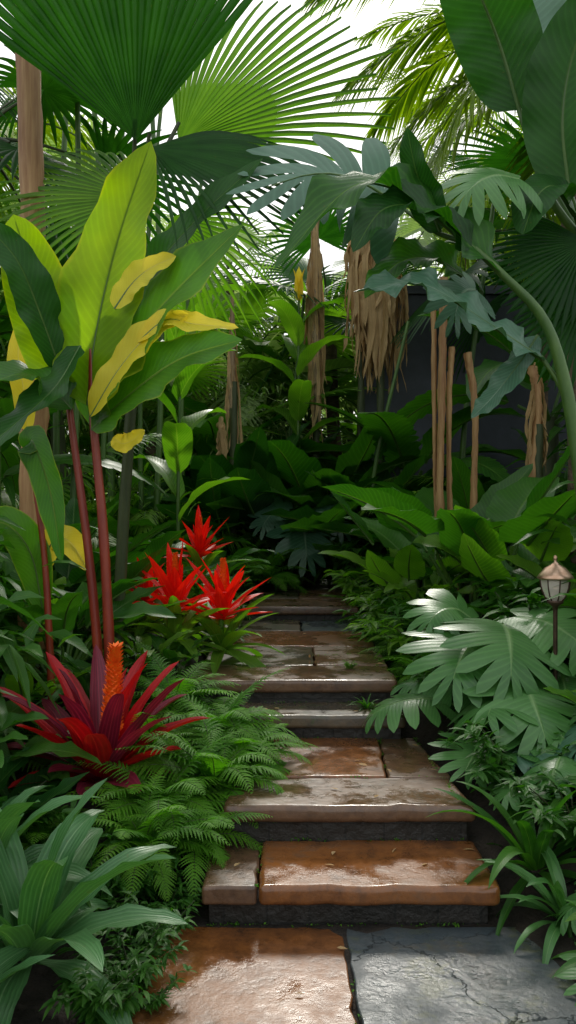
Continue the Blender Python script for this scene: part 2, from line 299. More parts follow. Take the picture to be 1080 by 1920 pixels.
# ------------------------------------------------------------------ world / sun / camera
EL,AZ=radians(42),radians(4)   # hazy sun beyond the garden
w=bpy.data.worlds.new('World');scene.world=w;w.use_nodes=True;nt=w.node_tree;nt.nodes.clear()
out=N_(nt,'ShaderNodeOutputWorld');bg=N_(nt,'ShaderNodeBackground');bg.inputs[1].default_value=.135
sky=N_(nt,'ShaderNodeTexSky',sky_type='NISHITA');sky.sun_disc=False;sky.sun_elevation=EL;sky.sun_rotation=AZ;sky.air_density=1.5;sky.dust_density=3
tc=N_(nt,'ShaderNodeTexCoord');cl=noise_(nt,2.2,5,tc.outputs['Generated'])
cc=ramp_(nt,cl.outputs[0],[(.3,(8.6,8.9,9.1)),(.7,(11.2,11.4,11.4))])
nt.links.new(mix_(nt,.8,sky.outputs[0],cc),bg.inputs[0]);nt.links.new(bg.outputs[0],out.inputs[0])
sd=bpy.data.lights.new('sun','SUN');sd.energy=2.2;sd.angle=radians(10);sd.color=(1,.96,.87)
so=bpy.data.objects.new('sun',sd);scene.collection.objects.link(so)
from mathutils import Vector
dv=Vector((sin(AZ)*cos(EL),cos(AZ)*cos(EL),sin(EL)));so.rotation_euler=dv.to_track_quat('Z','Y').to_euler();so.location=(3,12,12)
cd=bpy.data.cameras.new('camera');cam=bpy.data.objects.new('camera',cd);scene.collection.objects.link(cam)
cam.location=(0,0,1.5);cam.rotation_euler=(radians(90),0,0);cd.sensor_fit='VERTICAL';cd.sensor_height=36;cd.lens=30;cd.clip_end=2000;cd.clip_start=.05
scene.camera=cam
scene.view_settings.view_transform='Standard';scene.view_settings.look='None';scene.view_settings.exposure=0

# ------------------------------------------------------------------ ground
def sm(a,b,x):
    t=np.clip((np.asarray(x,float)-a)/(b-a),0,1);return t*t*(3-2*t)
def gz(x,y):
    x=np.asarray(x,float);y=np.asarray(y,float)
    b=np.interp(y,[-5,2.6,3.1,3.5,4.4,4.7,7.2,9.2,14,40],[-.03,-.03,.0,.18,.34,.5,.58,.66,.8,1.2])
    left=sm(-.42,-.75,x);right=sm(.75,1.1,x)
    b=b+left*.07+right*.05*sm(1,3,y)
    b=b-.12*(1-left)*(1-sm(.62,.85,x))*sm(3.1,3.3,y)*(1-sm(9,9.3,y))
    return b
def sheet():
    xs=np.concatenate([[-400,-150,-60,-30,-15],np.arange(-8,8.01,.12),[15,30,60,150,400]])
    ys=np.concatenate([[-400,-150,-60,-20],np.arange(-4,16,.12),[20,30,60,150,400]])
    X,Y=np.meshgrid(xs,ys);Z=gz(X,Y)+(np.sin(X*7.3+Y*3)*np.sin(Y*6.1-X*2))*.008
    mb=MB();mb.add(np.stack([X,Y,Z],-1),grid_faces(len(ys),len(xs)),np.stack([X,Y],-1),0)
    link('ground',mb.mesh('ground',[M['soil']]))
sheet()

# ------------------------------------------------------------------ stones
def empty(name,loc=(0,0,0)):
    e=bpy.data.objects.new(name,None);scene.collection.objects.link(e);e.location=loc;return e
import bmesh
from mathutils import noise as mnoise
def slab(name,poly,z0,z1,mat,parent,bev=.012,rough=.006,uneven=.004):
    bm=bmesh.new()
    pts=[]
    for i in range(len(poly)):
        a=np.array(poly[i]);b=np.array(poly[(i+1)%len(poly)]);k=max(1,int(np.linalg.norm(b-a)/.06))
        for j in range(k):
            p=a+(b-a)*j/k
            if j: 
                q=rng.normal(size=2)*rough*.6
                if R(0,1)<.07: q=q-nrm(p-np.mean(np.array(poly),axis=0))*R(.006,.016)
                p=p+q
            pts.append(p)
    top=bm.faces.new([bm.verts.new((p[0],p[1],z1)) for p in pts])
    r=bmesh.ops.extrude_face_region(bm,geom=[top])
    for v in [g for g in r['geom'] if isinstance(g,bmesh.types.BMVert)]: v.co.z=z0
    bm.normal_update();bmesh.ops.recalc_face_normals(bm,faces=bm.faces)
    for v in bm.verts:
        if v.co.z>z1-.001: v.co.z+=mnoise.noise(Vector((v.co.x*6,v.co.y*6,z1*9)))*uneven
    me=bpy.data.meshes.new(name);bm.to_mesh(me);bm.free();me.materials.append(mat)
    o=link(name,me,parent=parent)
    md=o.modifiers.new('b','BEVEL');md.width=bev;md.segments=4;md.limit_method='ANGLE';md.angle_limit=radians(50);md.harden_normals=False
    for p in me.polygons: p.use_smooth=True
    o.modifiers.new('w','WEIGHTED_NORMAL') 
    return o
st=empty('stone_steps')
def rect(x0,x1,y0,y1,x2=None,x3=None): return [(x0,y0),(x1,y0),(x3 if x3 is not None else x1,y1),(x2 if x2 is not None else x0,y1)]
T=.07
slab('tread_1a',rect(-.31,-.112,3.05,3.49),.16-T,.16,M['brown'],st,.014)
slab('tread_1b',rect(-.106,.76,3.04,3.49),.16-T,.163,M['rust'],st,.022)
slab('tread_2a',rect(-.26,.76,3.42,3.80,-.26,.72),.32-T,.32,M['brown'],st,.024)
slab('tread_2b',rect(-.26,-.11,3.808,4.47),.32-T,.318,M['slate2'],st)
slab('tread_2c',rect(-.102,.44,3.808,4.47,-.102,.47),.32-T,.323,M['rust'],st)
slab('tread_2d',rect(.448,.73,3.808,4.47,.478,.66),.32-T,.319,M['brown'],st)
slab('tread_3',rect(-.28,.61,4.40,4.73),.45-T,.45,M['slate2'],st,.02)
slab('tread_4a',rect(-.55,.60,4.66,5.12,-.55,.60),.58-T,.58,M['brown'],st,.02)
slab('tread_4b',rect(-.52,.16,5.128,5.85),.58-T,.579,M['slate2'],st)
slab('tread_4c',rect(.168,.60,5.128,5.85),.58-T,.583,M['brown'],st)
slab('tread_4d',rect(-.5,.60,5.858,6.6),.58-T,.58,M['rust'],st)
slab('tread_4e',rect(-.45,.1,6.608,7.26),.58-T,.583,M['slate2'],st)
slab('tread_4f',rect(.108,.60,6.608,7.26),.58-T,.578,M['slate'],st)
slab('tread_5a',rect(-.35,.60,7.20,7.9),.70-T,.70,M['brown'],st,.02)
slab('tread_5b',rect(-.35,.1,7.908,8.8),.70-T,.701,M['slate2'],st)
slab('tread_5c',rect(.108,.62,7.908,8.8),.70-T,.699,M['brown'],st)
slab('tread_5d',rect(-.3,.62,8.808,10.2),.70-T,.70,M['slate2'],st)
for i,(x0,x1,y0,y1,z0,z1) in enumerate([(-.29,.73,3.11,3.5,-.1,.16-T),(-.24,.73,3.475,4.45,-.1,.32-T),(-.26,.59,4.445,4.7,.1,.45-T),(-.53,.58,4.705,7.22,.2,.58-T),(-.33,.58,7.245,10.1,.3,.70-T)]):
    slab('riser_%d'%(i+1),rect(x0,x1,y0,y1),z0,z1-.001,M['brick'],st,.004,.001,0)
pv=empty('stone_pavement')
slab('slab_rust_front',rect(-.52,.203,2.2,3.085,-.46,.198),-.06,0,M['rust'],pv,.006)
slab('slab_slate_front',rect(.213,1.25,2.2,3.085,.208,1.2),-.06,.003,M['slate'],pv,.006)
slab('slab_rust_rear',rect(-.55,.5,1.2,2.193),-.06,.001,M['brown'],pv,.007)
slab('slab_slate_rear',rect(.508,1.3,1.2,2.193),-.06,0,M['slate'],pv,.007)
slab('slab_near_a',rect(-.6,.1,-1.5,1.193),-.06,0,M['slate'],pv,.007)
slab('slab_near_b',rect(.108,1.3,-1.5,1.193),-.06,.001,M['rust'],pv,.007)

mb=MB();P=[]
def mline(x0,y0,x1,y1,z,n):
    for i in range(n):
        t=rng.beta(.7,.7);c=.5+.5*sin(t*17+x0*9+y0*5)
        if R(0,1)<c: P.append((x0+(x1-x0)*t+R(-.008,.008),y0+(y1-y0)*t+R(-.008,.008),z))
mline(-.25,3.475,.72,3.475,.166,160);mline(-.3,3.092,.75,3.092,.004,160);mline(-.24,4.44,.6,4.44,.322,150);mline(-.27,4.70,.58,4.70,.452,120);mline(-.25,3.804,.7,3.804,.318,60);mline(.444,3.81,.474,4.4,.318,50);mline(-.109,3.05,-.109,3.48,.158,40)
mline(.208,2.5,.205,3.08,-.002,40);mline(-.5,7.22,.55,7.22,.58,120);mline(-.5,5.124,.55,5.124,.578,70);mline(.57,4.7,.59,7.2,.584,160);mline(-.5,5.854,.55,5.854,.578,60);mline(.70,3.45,.66,4.45,.32,140);mline(.15,5.45,.4,5.5,.583,60)
P=np.array(P);D=rng.normal(size=P.shape)+np.array([0,0,.9]);leaves(mb,P,D,rng.uniform(.006,.018,len(P)),rng.uniform(.004,.009,len(P)),0,.3)
link('moss',mb.mesh('moss',[M['fern']]))
mb=MB();P=[]
for (x0,x1,y0,y1,z,n) in [(-.3,.74,3.06,3.45,.168,6),(-.2,.68,3.45,4.4,.328,10),(-.25,.58,4.42,4.68,.456,5),(-.5,.54,4.7,7.1,.588,20),(-.4,1.1,2.4,3.05,.008,6),(-.28,.55,7.3,9,.706,8)]:
    for i in range(n): 
        xx=x0+(x1-x0)*rng.beta(.6,.6);P.append((xx,R(y0,y1),z))
P=np.array(P);D=np.stack([rng.normal(size=len(P)),rng.normal(size=len(P)),rng.uniform(-.03,.12,len(P))],-1);leaves(mb,P,D,rng.uniform(.02,.05,len(P)),rng.uniform(.01,.018,len(P)),0,.02)
link('leaf_litter',mb.mesh('leaf_litter',[M['dry']]))

# ------------------------------------------------------------------ garden wall
mb=MB()
def box(mb,x0,x1,y0,y1,z0,z1,mat=0):
    v=[(x,y,z) for z in (z0,z1) for y in (y0,y1) for x in (x0,x1)]
    mb.add(v,[[0,2,3,1],[4,5,7,6],[0,1,5,4],[2,6,7,3],[0,4,6,2],[1,3,7,5]],[(0,0)]*8,0,mat)
box(mb,.95,6.5,10.6,10.85,0,4.2);box(mb,.9,6.55,10.55,10.9,4.2,4.3);box(mb,.95,6.5,10.57,10.6,0.3,.95)
link('garden_wall',mb.mesh('garden_wall',[M['wall']],False))

# ------------------------------------------------------------------ plant generators
def clump(n,Lr,Wr,petr,mats,el=(.9,1.4),drop=(-.6,.4),a=.45,b=.8,wave=.12,fold=.25,base=.08,stemmat=1,pr=.009,nseg=14,m=2):
    mb=MB()
    for i in range(n):
        az=i*2.4+R(-.3,.3);k=i/max(1,n-1);e0=el[1]+(el[0]-el[1])*k+R(-.1,.1)
        pl=R(*petr);p0=(cos(az)*base*R(.2,1),sin(az)*base*R(.2,1),0)
        e1=e0-R(.1,.35);F=frame_arc(p0,az,e0,e1,pl,6)
        tube(mb,F['P'][::2],[pr*1.3,pr*.8],6,stemmat,8)
        L=R(*Lr);F2=frame_arc(F['P'][-1],az,e1-R(0,.3),R(*drop),L,nseg,roll=R(-.35,.35),az1=az+R(-.3,.3))
        blade(mb,F2,R(*Wr)*.5,a,b,m,fold+R(-.1,.1),wave,R(2,4),mat=0)
        tube(mb,F2['P'][:-2]-F2['N'][:-2]*pr*.4,[pr*.8,pr*.2],5,stemmat,8)
    return mb
def rosette(n,Lr,Wr,el=(.3,1.4),dropk=1.1,a=.3,b=.7,fold=.3,wave=.05,mats=1,base=.03,nseg=14):
    mb=MB()
    for i in range(n):
        k=i/max(1,n-1);az=i*2.4+R(-.25,.25);e0=el[1]+(el[0]-el[1])*k+R(-.12,.12)
        L=R(*Lr)*(.75+.25*sin(pi*min(1,k*1.2+.1)));p0=(cos(az)*base,sin(az)*base,.02*(1-k))
        F=frame_arc(p0,az,e0,e0-dropk*R(.6,1.3),L,nseg,roll=R(-.25,.25),ex=1.4,az1=az+R(-.25,.25))
        blade(mb,F,R(*Wr)*.5,a,b,2,fold,wave,R(2,4),mat=int(rng.integers(0,mats)),w0=.5)
    return mb
def monlen(x): return .46+.12*np.sin(pi*np.clip(x*1.15,0,1))-.18*x**2
def monstera_leaf(mb,F,mat=0,n=6,join=.4,gap=.55,droop=.25,jr=.08):
    lobed(mb,F,n,0.02,.8,2.55,.18,monlen,join,gap,droop,mat=mat,jr=jr,st=9,pe=.85)
def monstera(n,Lr,petr,el=(.4,1.3),nl=6,join=.4,gap=.5,drop=(-.9,-.1)):
    mb=MB()
    for i in range(n):
        k=i/max(1,n-1);az=i*2.4+R(-.3,.3);e0=el[1]+(el[0]-el[1])*k;pl=R(*petr)
        F=frame_arc((0,0,0),az,e0,e0-.5,pl,6);tube(mb,F['P'][::2],[.009,.006],6,1,8)
        F2=frame_arc(F['P'][-1],az,R(-.1,.25),R(*drop),R(*Lr),10,roll=R(-.4,.4));monstera_leaf(mb,F2,0,nl,join+R(-.08,.1),gap+R(-.12,.1),R(.15,.4))
    return mb
def fern(n,Lr,pl,npn=26,el=(.3,1.3)):
    mb=MB()
    for i in range(n):
        k=i/max(1,n-1);az=i*2.4+R(-.3,.3);e0=el[1]+(el[0]-el[1])*k
        F=frame_arc((0,0,0),az,e0,e0-R(1.0,1.7),R(*Lr),14,roll=R(-.3,.3),az1=az+R(-.3,.3));fernfrond(mb,F,npn,R(.85,1.15)*pl)
        tube(mb,F['P'][::3],[.003,.001],4,1,8)
    return mb
def shrub(n,h,r,Lr,Wr,stems=12,droop=.35):
    mb=MB();P=[];D=[]
    for i in range(stems):
        az=R(0,6.28);F=frame_arc((0,0,0),az,R(.7,1.5),R(.1,1.),h*R(.6,1.1),8);tube(mb,F['P'][::2],[.008,.003],5,1,6)
        t=rng.uniform(.15,1,n//stems);p,_,_=surf(F,t);P.append(p);a=rng.uniform(0,6.28,len(t))
        D.append(np.stack([np.cos(a),np.sin(a),rng.uniform(-.2,.8,len(t))],-1)+np.array([cos(az)*.5,sin(az)*.5,0]))
    P=np.concatenate(P);D=np.concatenate(D);P=P*np.array([r/h*1.2,r/h*1.2,1])
    leaves(mb,P,D,rng.uniform(*Lr,len(P)),rng.uniform(*Wr,len(P)),0,droop);return mb
def fan_leaf(mb,hub,Tdir,nh,Rr,n=18,span=2.3,join=.5,gap=.8,mat=0,grav=.1,pleat=.02,droop=.05,lr=.08,rnd=None):
    T0=nrm(np.array(Tdir,float));P=[np.array(hub)+T0*Rr*k for k in (0,.5,1)]
    F=frame_pts(P,6,nh);F['L']=Rr
    lobed(mb,F,n,0,0,span,0.0,lambda q:1-.25*(np.abs(1-q))**2+0*q,join,gap,droop,pleat,mat=mat,grav=grav,lr=lr,st=10,rnd=rnd)
def fan_palm(h,n,Rr,mats=(0,),lean=(0,0),r=.07,grav=.25,spanp=2.3,petl=(.5,1.)):
    mb=MB();top=np.array([lean[0],lean[1],h]);tube(mb,[(0,0,0),top*.5+np.array([.03,0,0]),top],[r*1.2,r],10,1,18,wob=.05)
    for i in range(n):
        k=i/max(1,n-1);az=i*2.4+R(-.3,.3);e0=1.4-2.0*k;F=frame_arc(top,az,e0,e0-.5,R(*petl),6);tube(mb,F['P'][::2],[.014,.008],6,2,8)
        d=F['T'][-1];fan_leaf(mb,F['P'][-1],d,F['N'][-1]+rng.normal(size=3)*.25,Rr*R(.8,1.1),16,spanp,.45,.8,0,grav)
    return mb
def feather_palm(h,n,L,ll,lean=(0,0),r=.08,nl=46,droop=.5,el=(1.3,-.2),lw=.035):
    mb=MB();top=np.array([lean[0],lean[1],h]);tube(mb,[(0,0,0),top*.5+np.array([.04,.02,0]),top],[r*1.3,r],10,1,20,wob=.05)
    for i in range(n):
        k=i/max(1,n-1);az=i*2.4+R(-.3,.3);e0=el[0]+(el[1]-el[0])*k;F=frame_arc(top,az,e0,e0-R(1.1,1.7),L*R(.8,1.1),16,roll=R(-.5,.5))
        tube(mb,F['P'][::3],[.016,.004],5,2,10);frond(mb,F,nl,ll,lw,0,droop)
    return mb
def banana_blade(mb,F,W,mat=0,nl=14,tear=.5,gap=.12,a=.35,b=.55,cup=.15,droop=.12,ribmat=2,ribr=.012):
    w=lambda q:W/F['L']*np.maximum(prof(.04+q*.95,a,b),.05)/sin(1.15)
    lobed(mb,F,nl,0,.96,1.25,.9,w,tear,gap,droop,mat=mat,jr=.35,st=8,cup=cup,lr=.06,rnd=R(.2,.8))
    tube(mb,F['P']-F['N']*ribr*.5,[ribr,ribr*.25],6,ribmat,12)
def banana(h,n,L,W,r=.09,tear=.75,el=(1.35,.5)):
    mb=MB();tube(mb,[(0,0,0),(.02,0,h*.5),(0,.03,h)],[r*1.2,r*.7],10,1,14,wob=.03)
    for i in range(n):
        k=i/max(1,n-1);az=i*2.4+R(-.3,.3);e0=el[0]+(el[1]-el[0])*k
        F=frame_arc((0,.03,h*.95),az,e0,e0-.25,L*.3,6);tube(mb,F['P'][::2],[.025,.014],7,2,8)
        F2=frame_arc(F['P'][-1],az,e0-.25,e0-R(1.1,2.),L*R(.8,1.1),16,roll=R(-.3,.3))
        if i%3==0: banana_blade(mb,F2,W*R(.8,1.1),0,14,tear+.1)
        else:
            blade(mb,F2,W*R(.8,1.1),.35,.6,3,.2,.12,R(2,4),mat=0);tube(mb,F2['P'][:-1]-F2['N'][:-1]*.006,[.012,.003],6,2,12)
    return mb

# ------------------------------------------------------------------ hero: red-stemmed canna, left
mb=MB()
tube(mb,[(-.86,4.15,.25),(-.87,4.16,.8),(-.90,4.16,1.4),(-.95,4.16,1.96),(-.96,4.16,2.3)],[.028,.024,.014],9,3,26,wob=.03)
tube(mb,[(-.90,4.2,.3),(-.92,4.2,.62),(-.975,4.2,1.24),(-1.07,4.2,1.97),(-1.09,4.2,2.15)],[.027,.022,.012],9,3,26,wob=.03)
tube(mb,[(-1.18,4.3,.3),(-1.2,4.3,.8),(-1.23,4.3,1.3),(-1.30,4.3,1.8)],[.022,.018,.012],8,3,20,wob=.03)
def cl(pts,W,nh,mat,fold=.2,a=.45,b=.6,wave=.1,n=26,wf=2.5,rib=True,rnd=None,rr=.008):
    F=frame_pts(pts,n,nh);blade(mb,F,W,a,b,4,fold,wave,wf,mat=mat,rnd=rnd)
    if rib: tube(mb,F['P'][:-1:3]-F['N'][:-1:3]*.004,[rr,.002],6,4,16)
cl([(-.98,4.16,2.02),(-.93,4.14,2.38),(-.82,4.12,2.82),(-.65,4.05,3.26)],.225,(-.3,-1,.15),0,rnd=.7,b=.65,wave=.12)
cl([(-1.09,4.2,2.05),(-1.16,4.2,2.35),(-1.24,4.15,2.65),(-1.32,4.1,2.93)],.17,(.2,-1,.1),0,rnd=.6,wave=.14)
cl([(-.97,4.16,1.93),(-.84,4.10,2.20),(-.58,4.0,2.48),(-.20,3.85,2.80)],.22,(-.65,-.8,.35),6,rnd=.8,wave=.13,a=.5,b=.75)
cl([(-.95,4.12,1.90),(-.70,3.98,2.08),(-.47,3.86,2.20),(-.20,3.76,2.26)],.15,(-.25,-.85,.5),6,rnd=.4,wave=.13,a=.5,b=.75)
cl([(-.80,4.3,2.5),(-.66,4.25,2.72),(-.44,4.2,2.95),(-.12,4.1,3.2)],.11,(-.5,-.75,.3),2,rnd=1.,wave=.15)
cl([(-1.0,4.1,2.3),(-1.1,4.05,2.10),(-1.25,3.95,1.92),(-1.45,3.85,1.72)],.12,(-.4,-.7,.6),2,rnd=.9,wave=.15)
cl([(-1.12,4.2,2.2),(-1.19,4.1,2.45),(-1.27,4.0,2.68),(-1.42,3.95,2.85)],.11,(.6,-.5,-.3),2,rnd=.8,wave=.15)
cl([(-1.05,4.15,2.0),(-1.2,4.1,2.15),(-1.35,4.0,2.12),(-1.55,3.9,1.95)],.13,(-.2,-.6,.8),1,rnd=.6,wave=.15)
cl([(-.94,4.05,1.95),(-.80,4.0,2.16),(-.64,3.94,2.32),(-.45,3.88,2.40)],.10,(-.5,-.8,.4),5,wave=.12)  # partly sunlight on green leaf edges, painted as separate yellow leaves
cl([(-.70,3.97,2.29),(-.56,3.91,2.38),(-.42,3.86,2.35),(-.22,3.80,2.32)],.065,(0,-.8,.6),5,wave=.15)
cl([(-.82,4.03,2.46),(-.74,4.02,2.57),(-.65,4.0,2.64),(-.52,3.97,2.69)],.075,(-.3,-1,.3),5,wave=.12)
cl([(-.84,4.1,1.86),(-.8,4.1,1.83),(-.75,4.08,1.84),(-.68,4.05,1.89)],.05,(0,-1,.3),5,rib=False,wave=.2)
cl([(-1.31,4.3,1.9),(-1.33,4.3,2.1),(-1.36,4.3,2.3),(-1.34,4.3,2.48)],.06,(0,-1,.3),5,rib=False)
cl([(-1.3,4.3,1.8),(-1.27,4.25,1.85),(-1.17,4.2,1.6),(-1.10,4.15,1.25)],.09,(-.4,-1,.3),6,rnd=.2)
cl([(-1.25,4.35,1.2),(-1.2,4.35,1.35),(-1.1,4.3,1.35),(-1.0,4.3,1.2)],.08,(0,-.8,.6),5)
cl([(-1.25,4.35,1.0),(-1.3,4.3,1.3),(-1.42,4.2,1.45),(-1.6,4.1,1.35)],.1,(0,-.8,.6),6)
link('canna_plant',mb.mesh('canna_plant',[M['lime'],M['mid'],M['dark'],M['redstem'],M['stem'],M['yellow'],M['lime2']]))

# ------------------------------------------------------------------ hero: red bromeliad with orange spike
def spike(mb,base,h,r,mat,tilt=(0,0)):
    base=np.array(base,float);ax=nrm(np.array([tilt[0],tilt[1],1.]))
    tube(mb,[base,base+ax*h*.5,base+ax*h],[r*.7,r*.6,r*.2],8,mat,8)
    P=[];D=[]
    k=260
    for i in range(k):
        t=i/k;a=i*2.4;rr=r*(1-.75*t**1.5)
        o=np.array([cos(a),sin(a),0]);P.append(base+ax*h*t+o*rr*.5);D.append(o+ax*.9)
    leaves(mb,P,D,r*.75,r*.45,mat,-.1)
mb=MB()
for i in range(34):
    k=i/33;az=i*2.4+.5;e0=1.35-1.2*k+R(-.1,.1);L=R(.48,.64)*(.75+.25*sin(pi*min(1,k+.2)))
    F=frame_arc((cos(az)*.03,sin(az)*.03,.03*(1-k)),az,e0,e0-R(.2,.7),L,16,roll=R(-.25,.25),ex=2,az1=az+R(-.2,.2))
    blade(mb,F,R(.048,.066),.35,.6,3,.45,.06,2,mat=[0,1,0,1,2,0][i%6],w0=.6)
spike(mb,(.03,-.08,.22),.38,.05,3,(.03,-.08))
link('red_bromeliad',mb.mesh('red_bromeliad',[M['red'],M['wine'],M['wine'],M['orange']]),(-.82,3.74,.32),.4,1.0)
def scarlet_brom():
    mb=MB()
    for i in range(16):
        k=i/15;az=i*2.4;e0=1.4-1.4*k;F=frame_arc((0,0,0),az,e0,e0-R(.8,1.2),R(.3,.42),12,roll=R(-.3,.3));blade(mb,F,.035,.4,.7,2,.3,.05,2,mat=1,w0=.4)
    tube(mb,[(0,0,0),(0,.01,.12),(0,0,.22)],[.012,.012],6,1,6)
    for i in range(20):
        k=i/19;az=i*2.4;e0=1.35-1.2*k;F=frame_arc((0,0,.14+.06*(1-k)),az,e0,e0+R(-.4,.3),R(.18,.32),10,roll=R(-.3,.3));blade(mb,F,.032,.4,.8,2,.35,.05,2,mat=0,w0=.5)
    spike(mb,(.0,0,.25),.17,.022,2)
    return mb.mesh('scarlet_bromeliad',[M['scarlet'],M['light'],M['orange']])
b1=scarlet_brom();b2=scarlet_brom()
link('scarlet_bromeliad',b1,(-.68,5.15,.70),0,1.3);link('scarlet_bromeliad',b2,(-.40,5.25,.64),1,1.35)
link('scarlet_bromeliad',b2,(-.90,5.4,.74),2,1.1);link('scarlet_bromeliad',b1,(-.66,6.4,1.0),2,1.1)

# ------------------------------------------------------------------ species meshes
me={}
def reg(k,mb,mats,name=None): me[k]=mb.mesh(name or k,[M[x] for x in mats])
for i in range(3):
    reg('bl_mid%d'%i,clump(14,(.35,.5),(.14,.2),(.2,.4),None),('mid','stem'))
    reg('bl_light%d'%i,clump(12,(.3,.45),(.12,.17),(.15,.35),None),('light','stem'))
    reg('bl_dark%d'%i,clump(16,(.5,.8),(.2,.3),(.2,.5),None,el=(.7,1.45),drop=(-.3,.8)),('dark' if i<2 else 'mid','stem'))
    reg('strap%d'%i,rosette(20,(.5,.66),(.095,.13),el=(.15,1.45),dropk=1.25,a=.5,b=.7,wave=.09),('strap',))
    reg('fern%d'%i,fern(24,(.36,.54),.11),('fern','stemd'))
    reg('mon%d'%i,monstera(10,(.34,.46),(.25,.45),join=.42,gap=.42,drop=(-.9,-.2)),('grey' if i!=1 else 'blue','stem'))
    reg('shrub%d'%i,shrub(520,.55,.5,(.08,.14),(.025,.04)),('mid','stemd'))
    reg('shrubl%d'%i,shrub(420,.5,.5,(.10,.18),(.03,.05)),('light','stemd'))
reg('strapd0',rosette(24,(.4,.55),(.045,.065),el=(.1,1.4),dropk=1.3,a=.45,b=.8),('mid',));reg('strapd1',rosette(26,(.35,.5),(.05,.07),el=(.1,1.4),dropk=1.5,a=.5,b=.8),('grey',))
reg('alo',clump(9,(.38,.5),(.24,.32),(.3,.55),None,a=.25,b=.8,drop=(-.5,.9),wave=.06),('mid','stem'))
reg('alol',clump(9,(.3,.45),(.2,.28),(.3,.5),None,a=.25,b=.8,drop=(-.3,1.),wave=.06),('light','stem'))
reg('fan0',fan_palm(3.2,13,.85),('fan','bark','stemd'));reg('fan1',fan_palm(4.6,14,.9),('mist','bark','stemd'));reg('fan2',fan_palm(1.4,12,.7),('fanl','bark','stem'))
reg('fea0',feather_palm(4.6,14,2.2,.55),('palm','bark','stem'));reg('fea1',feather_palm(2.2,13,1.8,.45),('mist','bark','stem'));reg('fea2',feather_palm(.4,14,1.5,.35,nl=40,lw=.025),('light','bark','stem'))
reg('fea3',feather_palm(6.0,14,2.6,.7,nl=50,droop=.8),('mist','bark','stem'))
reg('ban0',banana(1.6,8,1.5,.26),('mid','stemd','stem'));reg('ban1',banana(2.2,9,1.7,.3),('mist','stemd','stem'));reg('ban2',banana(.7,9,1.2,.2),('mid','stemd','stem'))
NM={'bl_mid':'broadleaf_plant','bl_light':'broadleaf_plant','bl_dark':'birds_nest_plant','strap':'dracaena_plant','fern':'fern','mon':'monstera_plant','shrub':'leafy_shrub','shrubl':'leafy_shrub','strapd':'cordyline_plant','alo':'elephant_ear_plant','alol':'elephant_ear_plant','fan':'fan_palm','fea':'feather_palm','ban':'banana_plant'}
def put(k,x,y,z=None,rz=None,sc=1.,tilt=(0,0),dz=0):
    key=k if k in NM else k.rstrip('0123456789')
    if z is None: z=float(gz(x,y))-.01
    s=sc*np.array([R(.94,1.06),R(.94,1.06),R(.92,1.08)])
    return link(NM[key],me[k],(x,y,z+dz),R(0,6.28) if rz is None else rz,tuple(s),tilt=(tilt[0]+R(-.06,.06),tilt[1]+R(-.06,.06)))

# bottom-left straps
put('strap0',-.80,2.62,.12,.3,1.05);put('strap1',-1.05,2.9,.18,1,1.0)
put('strap2',-.98,2.25,.02,2,.8)
for x,y,s in [(-.50,2.72,.45),(-.47,2.95,.42),(-.56,2.5,.45),(-.44,3.12,.3),(-.7,3.1,.5),(-.54,3.25,.45),(-.42,3.3,.32),(-.46,2.58,.35)]: put('shrub%d'%int(rng.integers(3)),x,y,None,None,s)
# ferns by the steps
for x,y,z,s in [(-.32,3.70,.30,1.),(-.38,3.40,.18,.75),(-.52,3.55,.26,.95),(-.34,4.12,.42,.95),(-.58,4.4,.5,.9),(-.62,3.95,.33,.9),(-.2,3.95,.34,.85),(-.56,3.3,.2,.8)]: put('fern%d'%int(rng.integers(3)),x,y,z,None,s)
# left bank
for k,x,y,s in [('bl_mid0',-1.4,3.5,1.),('bl_dark1',-1.3,3.2,.6),('bl_mid1',-1.25,4.7,1.1),('bl_light0',-.80,4.75,.6),('bl_mid2',-.66,4.85,.5),('bl_light1',-1.5,4.9,1.1),('bl_light2',-1.1,5.3,1.0),
    ('bl_dark0',-1.5,5.6,1.),('bl_light2',-.74,6.0,.8),('bl_mid1',-1.2,6.4,1.2),('bl_mid2',-.68,7.0,1.),('bl_dark2',-1.9,6.2,1.2),('shrub0',-.58,5.9,.6),('shrub1',-.58,6.5,.7),('strapd1',-1.05,4.55,1.),('strapd0',-.56,4.8,.55),
    ('bl_mid0',-.78,7.9,1.1),('shrubl1',-.58,8.3,.9),('strapd0',-1.3,5.1,1.1),('bl_mid1',-1.9,4.2,1.2),('fern1',-1.4,4.0,1.2),('shrub0',-1.2,3.3,.8),('bl_mid2',-2.2,5.2,1.3),('fern0',-.98,3.35,.7),('fern2',-.95,6.9,1.5),('bl_light0',-1.3,4.3,.9)]: put(k,x,y,None,None,s)
